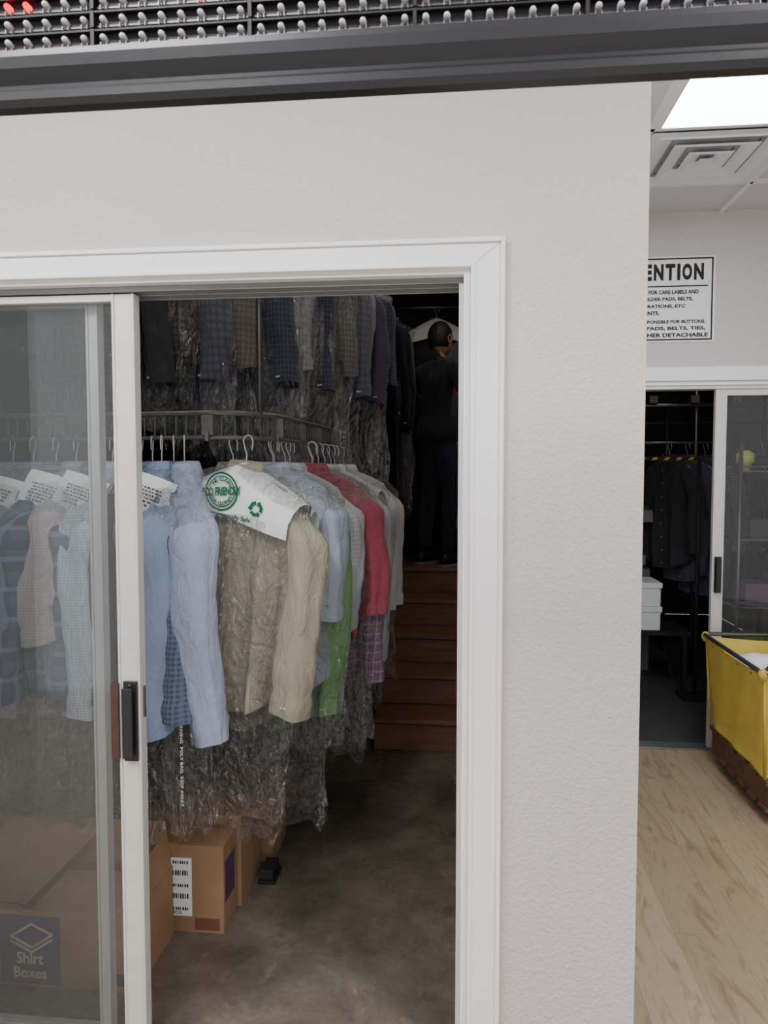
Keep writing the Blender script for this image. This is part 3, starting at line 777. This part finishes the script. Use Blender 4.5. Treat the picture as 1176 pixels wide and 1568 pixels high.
for z in (.35,.75,1.15,1.55):
    b.box((1.61,2.61,z),(2.36,2.96,z+.006),M_STEEL)
    b.tube([(1.62,2.62,z+.03),(2.35,2.62,z+.03)],.004,M_STEEL)
for i,(x,z,h,cc) in enumerate(((1.68,.756,.12,(130,90,120)),(1.85,.756,.16,(90,100,110)),(1.68,.356,.2,(160,150,60)),(1.9,1.156,.12,(200,200,205)),(2.1,.756,.14,(60,70,90)),(1.7,1.156,.1,(70,70,75)))):
    b.box((x,2.66,z),(x+.13,2.85,z+h),simple('bin_%d'%i,cc,.5)); b.box((x-.005,2.655,z+h),(x+.135,2.855,z+h+.012),simple('bin_%d'%i,cc,.5))
b.tube([(1.69,2.75,1.556),(1.69,2.75,1.60),(1.69,2.75,1.605),(1.69,2.75,1.66),(1.69,2.75,1.68)],[.035,.035,.05,.05,.02],simple('lamp_reflection',(196,200,90),.5),16)  # yellow-green round modelled in place of a lamp's reflection in the glass
b.build('wire_shelf_unit')

# ------------------------------------------------------------------ yellow laundry cart
M_YEL=simple('vinyl_yellow',(226,202,92),.45,bs=.25,bscale=9,var=.06)
M_YELD=simple('vinyl_yellow_edge',(200,172,74),.5)
M_PLY=simple('plywood',(104,74,52),.6,var=.2,vscale=20)
M_NAVY=fabric('f_cartnavy',(40,46,66))
c=B()
X0,X1,Y0,Y1=1.335,1.93,1.44,2.14
def rrect(x0,x1,y0,y1,z,r=.03,sag=0):
    pts=[]
    for (cx,cy,a0) in ((x1-r,y1-r,0),(x0+r,y1-r,90),(x0+r,y0+r,180),(x1-r,y0+r,270)):
        for k in range(4):
            a=math.radians(a0+30*k); pts.append(Vector((cx+r*math.cos(a),cy+r*math.sin(a),z)))
    out=[]
    for i,p in enumerate(pts):
        q=pts[(i+1)%len(pts)]
        m=8 if (q-p).length>.1 else 1
        for k in range(m):
            t=k/m; v=p.lerp(q,t); v.z-=sag*math.sin(pi*t) if m>1 else 0
            out.append(v)
    return out
levels=[(0.20,0,0),(.205,-.004,0),(.28,.006,0),(.38,.014,0),(.48,.020,0),(.58,.026,0),(.64,.032,.012),(.672,.036,.018)]
rings=[]
for z,e2,sg in levels: rings.append([Vector(p)+Vector((0.006*math.sin(p.y*23+z*9),0.006*math.sin(p.x*19+z*7),0)) for p in rrect(X0-e2,X1+e2,Y0-e2,Y1+e2,z,.03,sg)])
c.loft(rings,M_YEL,True,True,False,True)
inn=[[Vector((p.x+(1.63-p.x)*.03,p.y+(1.79-p.y)*.03,p.z)) for p in r] for r in rings[::-1]]
c.loft([rings[-1],inn[0]],M_YELD); c.loft(inn[:6],M_YEL)
rim=[p+Vector((0,0,.012)) for p in rrect(X0-.042,X1+.042,Y0-.042,Y1+.042,.672,.03)]
c.tube(rim+[rim[0]],.011,M_STEEL,8)
for (x,y) in ((X0-.035,Y0-.03),(X0-.035,Y1+.03),(X1+.035,Y0-.03),(X1+.035,Y1+.03)):
    c.ball((x,y,.672),(.022,.022,.028),M_YELD,10)
    c.tube([(x+(.02 if x<1.5 else -.02)*1.4,y+(.02 if y<1.7 else -.02),.205),(x+(.008 if x<1.5 else -.008),y,.65)],.007,M_YELD,6)
for k in range(4):
    x=X0+.1+k*.14
    c.tube([(x,Y1+.046,.655),(x+.02,Y1+.05,.69),(x+.04,Y1+.046,.655)],.004,M_DSTEEL,6)
    y=Y0+.1+k*.17; c.ball((X0-.037,y,.645),(.002,.006,.006),M_STEEL,8)
for q in range(6):
    y=Y0-.02+q*.13; c.box((X0-.005,y,.176),(X1,y+.085,.198),M_PLY); c.box((X0-.005,y,.058),(X1,y+.085,.076),M_PLY)
for x in (X0+.005,X0+.27,X1-.05): c.box((x,Y0-.02,.076),(x+.045,Y1+.01,.176),M_PLY)
for (x,y) in ((X0+.07,Y0+.07),(X0+.07,Y1-.07),(X1-.06,Y0+.07),(X1-.06,Y1-.07)):
    c.tube([(x-.012,y,.026),(x+.012,y,.026)],.026,M_RUBBER,18)
    c.tube([(x-.014,y,.026),(x+.014,y,.026)],.012,M_STEEL,12)
    for q in (-.019,.017): c.box((x+q,y-.012,.02),(x+q+.002,y+.014,.056),M_STEEL)
    c.box((x-.03,y-.03,.054),(x+.03,y+.03,.058),M_STEEL)
for i,(x,y,z,rx,ry,rz,mt) in enumerate(((1.50,1.95,.54,.14,.14,.09,M_PAPER),(1.72,1.95,.55,.16,.14,.11,M_NAVY),(1.55,1.68,.55,.17,.18,.10,M_NAVY),(1.78,1.68,.55,.13,.18,.1,F['lgrey']),(1.62,1.84,.59,.10,.08,.08,F['plaidb']))):
    rg=[]
    for a in range(13):
        ph=-pi/2+pi*a/12; q=max(.001,math.cos(ph)); r=[]
        for k in range(24):
            th=2*pi*k/24; d3=Vector((q*math.cos(th),q*math.sin(th),math.sin(ph)))
            f=1+.28*noise.noise(d3*2.6+Vector((i*9,0,0)))+.10*noise.noise(d3*7+Vector((i*4,0,0)))
            r.append((x+rx*d3.x*f,y+ry*d3.y*f,z+rz*d3.z*f))
        rg.append(r)
    c.loft(rg,mt,True,True,True,True)
c.build('laundry_cart')

# ------------------------------------------------------------------ person on the landing
SK=simple('skin',(214,160,130),.5,bs=.05,bscale=60); HAIR=simple('hair_dark',(34,26,22),.5,bs=.5,bscale=90)
TEE=fabric('f_tee',(50,50,58)); PANT=fabric('f_pant',(54,58,72)); SHOE=simple('shoe_black',(30,30,32),.5); SOLE=simple('shoe_sole',(150,150,152),.6)
J={'pel':((0,0,.95),(.155,.115)),'wst':((0,.0,1.07),(.135,.10)),'chs':((0,-.01,1.25),(.165,.115)),'ucs':((0,-.005,1.37),(.15,.10)),'nkb':((0,.005,1.455),(.062,.060)),'nck':((0,.02,1.52),(.052,.054)),
 'rsh':((.17,-.005,1.405),(.066,.066)),'rel':((.285,.0,1.165),(.044,.046)),'rwr':((.20,.19,1.06),(.027,.030)),
 'lsh':((-.17,-.005,1.405),(.066,.066)),'lel':((-.25,.12,1.20),(.044,.046)),'lwr':((-.18,.32,1.27),(.027,.030)),
 'rhp':((.09,.0,.87),(.098,.105)),'rkn':((.105,.025,.49),(.062,.066)),'rcf':((.108,.0,.34),(.055,.062)),'ran':((.11,-.01,.10),(.040,.045)),
 'lhp':((-.09,.0,.87),(.098,.105)),'lkn':((-.10,.03,.49),(.062,.066)),'lcf':((-.105,.0,.34),(.055,.062)),'lan':((-.11,-.01,.10),(.040,.045))}
E=[('pel','wst','T'),('wst','chs','T'),('chs','ucs','T'),('ucs','nkb','T'),('nkb','nck','S'),('ucs','rsh','T'),('rsh','rel','A'),('rel','rwr','S'),('ucs','lsh','T'),('lsh','lel','A'),('lel','lwr','S'),
 ('pel','rhp','P'),('rhp','rkn','P'),('rkn','rcf','P'),('rcf','ran','P'),('pel','lhp','P'),('lhp','lkn','P'),('lkn','lcf','P'),('lcf','lan','P')]
keys=list(J); idx={k:i for i,k in enumerate(keys)}
me=bpy.data.meshes.new('sk'); me.from_pydata([J[k][0] for k in keys],[(idx[a],idx[b_]) for a,b_,_ in E],[])
ob=bpy.data.objects.new('sk',me); S.collection.objects.link(ob)
md=ob.modifiers.new('Skin','SKIN'); md.use_smooth_shade=True; md.branch_smoothing=.6
for i,k in enumerate(keys):
    sv=me.skin_vertices[0].data[i]; sv.radius=J[k][1]; sv.use_root=(k=='pel')
sb=ob.modifiers.new('Sub','SUBSURF'); sb.levels=2; sb.render_levels=2
dg=bpy.context.evaluated_depsgraph_get(); dg.update()
body=bpy.data.meshes.new_from_object(ob.evaluated_get(dg))
bpy.data.objects.remove(ob)
person=bpy.data.objects.new('person',None); S.collection.objects.link(person)
person.matrix_world=T(-.175,3.42,.881)@R(-38,'Z')
body.materials.clear()
for m in (TEE,PANT,SK): body.materials.append(m)
def seg_d(p,a,b_):
    ab=b_-a; t=max(0,min(1,(p-a).dot(ab)/ab.length_squared)); return (p-(a+ab*t)).length,t
for p in body.polygons:
    p.use_smooth=True; best=None
    for a,b_,kind in E:
        d,t2=seg_d(p.center,Vector(J[a][0]),Vector(J[b_][0]))
        d-=.5*(J[a][1][0]*(1-t2)+J[b_][1][0]*t2)
        if best is None or d<best[0]: best=(d,kind,t2)
    k=best[1]
    mi=0
    if k=='P': mi=1 if p.center.z<.90 else 0
    elif k=='S': mi=2
    elif k=='A': mi=2 if best[2]>.62 else 0
    if p.center.z<.90 and abs(p.center.x)<.22 and p.center.y<.2: mi=1
    p.material_index=mi
bo=bpy.data.objects.new('body',body); S.collection.objects.link(bo); bo.parent=person
cb=B()
cb.loft([[(rx*math.cos(2*pi*k/28),ry*math.sin(2*pi*k/28)-.003,z+.006*math.sin(k)) for k in range(28)] for rx,ry,z in ((.150,.112,1.06),(.168,.130,.98),(.176,.138,.905),(.170,.132,.895))],TEE)
def frame(a,b_):
    z=(b_-a).normalized(); x=z.orthogonal().normalized(); y=z.cross(x); return x,y,z
for a,e3 in (('rsh','rel'),('lsh','lel')):
    A=Vector(J[a][0]);E3=Vector(J[e3][0]); x,y,z=frame(A,E3); rg=[]
    for t2,r in ((.1,.066),(.4,.066),(.62,.064),(.66,.060),(.64,.050)):
        rg.append([A.lerp(E3,t2)+(x*math.cos(2*pi*k/18)+y*math.sin(2*pi*k/18))*r for k in range(18)])
    cb.loft(rg,TEE)
cb.build('tshirt_hems',parent=person)
h=B(); hc=Vector((0,.035,1.615))
rg=[]
for i in range(19):
    ph=-pi/2+pi*i/18; q=math.cos(ph); r=[]
    for k in range(28):
        th=2*pi*k/28; cx,sy=math.cos(th),math.sin(th); zz=math.sin(ph)
        x=.076*q*cx; y=.095*q*sy; z=.115*zz
        if zz<0:
            x*=1-.28*(-zz)**1.5
            if sy>0: y*=1-.12*(-zz)
            else: y*=1-.35*(-zz)
        r.append(hc+Vector((x,y,z)))
    rg.append(r)
h.loft(rg,SK,True,True,True,True)
h.loft([[hc+Vector((wd*math.cos(2*pi*k/8),.090+dp+.006*math.sin(2*pi*k/8),z)) for k in range(8)] for wd,dp,z in ((.006,-.004,.01),(.009,.006,-.012),(.014,.012,-.030),(.012,.002,-.038))],SK,True,True,True)
for sx in(-1,1):
    h.ball(hc+Vector((.030*sx,.082,.005)),(.012,.008,.008),simple('eye_white',(230,228,222),.2),10)
    h.ball(hc+Vector((.030*sx,.0885,.005)),(.005,.003,.005),HAIR,8)
    h.tube([hc+Vector((.016*sx,.090,.026)),hc+Vector((.032*sx,.089,.030)),hc+Vector((.047*sx,.080,.024))],.0025,HAIR,6)
    rgE=[[hc+Vector((sx*(.077+o),-.002+.019*s2*math.cos(2*pi*k/14),-.005+.030*s2*math.sin(2*pi*k/14))) for k in range(14)] for o,s2 in ((-.012,.8),(.006,1),(.010,.9),(.004,.6))]
    h.loft(rgE,SK,True,False,True)
lip=simple('lips',(160,92,84),.5)
h.tube([hc+Vector((-.024,.080,-.060)),hc+Vector((-.010,.088,-.057)),hc+Vector((.010,.088,-.057)),hc+Vector((.024,.080,-.060))],[.002,.005,.005,.002],lip,8)
rg=[]
for i in range(15):
    ph=-.62+ (pi/2+.62)*i/14; r=[]
    for k in range(32):
        th=2*pi*k/32; cx,sy=math.cos(th),math.sin(th)
        p2=ph
        if sy>.15: p2=max(ph,.52*min(1,(sy-.15)*2.2)-.1)
        q=math.cos(p2); n1=1+.03*math.sin(th*11)
        r.append(hc+Vector((.083*q*cx*n1,-.006+.100*q*sy*n1,.006+.120*math.sin(p2))))
    rg.append(r)
h.loft(rg,HAIR,True,False,True,True)
h.build('head',parent=person)
def hand(name,wr,dirv,palm_n,sg):
    b=B(); z=dirv.normalized(); x=z.cross(palm_n).normalized()*sg; y=x.cross(z).normalized()*sg
    def P(u,v2,w2): return wr+x*u+y*v2+z*w2
    rg=[]
    for w2,hu,hv in ((-.012,.022,.022),(.01,.026,.018),(.035,.036,.015),(.065,.041,.014),(.088,.038,.012),(.095,.03,.008)):
        rg.append([P(hu*math.cos(2*pi*k/16),hv*math.sin(2*pi*k/16),w2) for k in range(16)])
    b.loft(rg,SK,True,True,True)
    for u,l,cu in ((-.030,.062,1.0),(-.010,.076,.9),(.010,.080,.85),(.030,.070,.8)):
        ang=0; w0=.088; v0=0; pts=[P(u,0,.078),P(u,0,w0)]
        for s2 in (.42,.32,.26):
            ang+=.55*cu; w0+=l*s2*math.cos(ang); v0+=l*s2*math.sin(ang); pts.append(P(u*1.05,v0,w0))
        b.tube(pts,[.009,.0095,.0088,.0080,.006],SK,10)
    b.tube([P(.024,.002,.02),P(.044,.010,.042),P(.050,.024,.066),P(.044,.036,.084)],[.012,.011,.010,.007],SK,10)
    b.build(name,parent=person)
rw,re=Vector(J['rwr'][0]),Vector(J['rel'][0]); hand('hand_right',rw,rw-re,Vector((-1,0,-.3)),1)
lw,le=Vector(J['lwr'][0]),Vector(J['lel'][0]); hand('hand_left',lw,lw-le,Vector((1,0,-.3)),-1)
b=B()
for sx in (-1,1):
    cx=.11*sx; rg=[]; rs=[]
    for (y,wd,ht) in ((-.085,.020,.05),(-.07,.034,.085),(-.03,.038,.10),(.02,.040,.095),(.07,.046,.068),(.12,.049,.052),(.155,.042,.042),(.178,.020,.030)):
        rg.append([(cx+wd*math.cos(pi*k/9)*1.0,y,.018+(ht-.018)*math.sin(pi*k/9)**.7) for k in range(10)])
        rs.append([(cx+(wd+.004)*q,y*1.02,z) for q,z in ((-1,0),(1,0),(1,.02),(-1,.02))])
    b.loft(rg,SHOE,True,True,True); b.loft(rs,SOLE,True,True,True,False)
b.build('shoes',parent=person)

# ------------------------------------------------------------------ world, camera
W=bpy.data.worlds.new('World'); S.world=W; W.use_nodes=True
bg=W.node_tree.nodes['Background']; bg.inputs[0].default_value=(.97,.97,1.0,1); bg.inputs[1].default_value=1.2
cam=bpy.data.cameras.new('Camera'); co=bpy.data.objects.new('Camera',cam); S.collection.objects.link(co)
cam.sensor_fit='VERTICAL'; cam.sensor_height=36; cam.sensor_width=27; cam.lens=26.0
co.location=(0,-1.9,1.55)
co.rotation_euler=(math.radians(90-3.1),0,math.radians(6.0))
cam.dof.use_dof=True; cam.dof.focus_distance=2.2; cam.dof.aperture_fstop=12
cam.clip_start=.01
S.camera=co
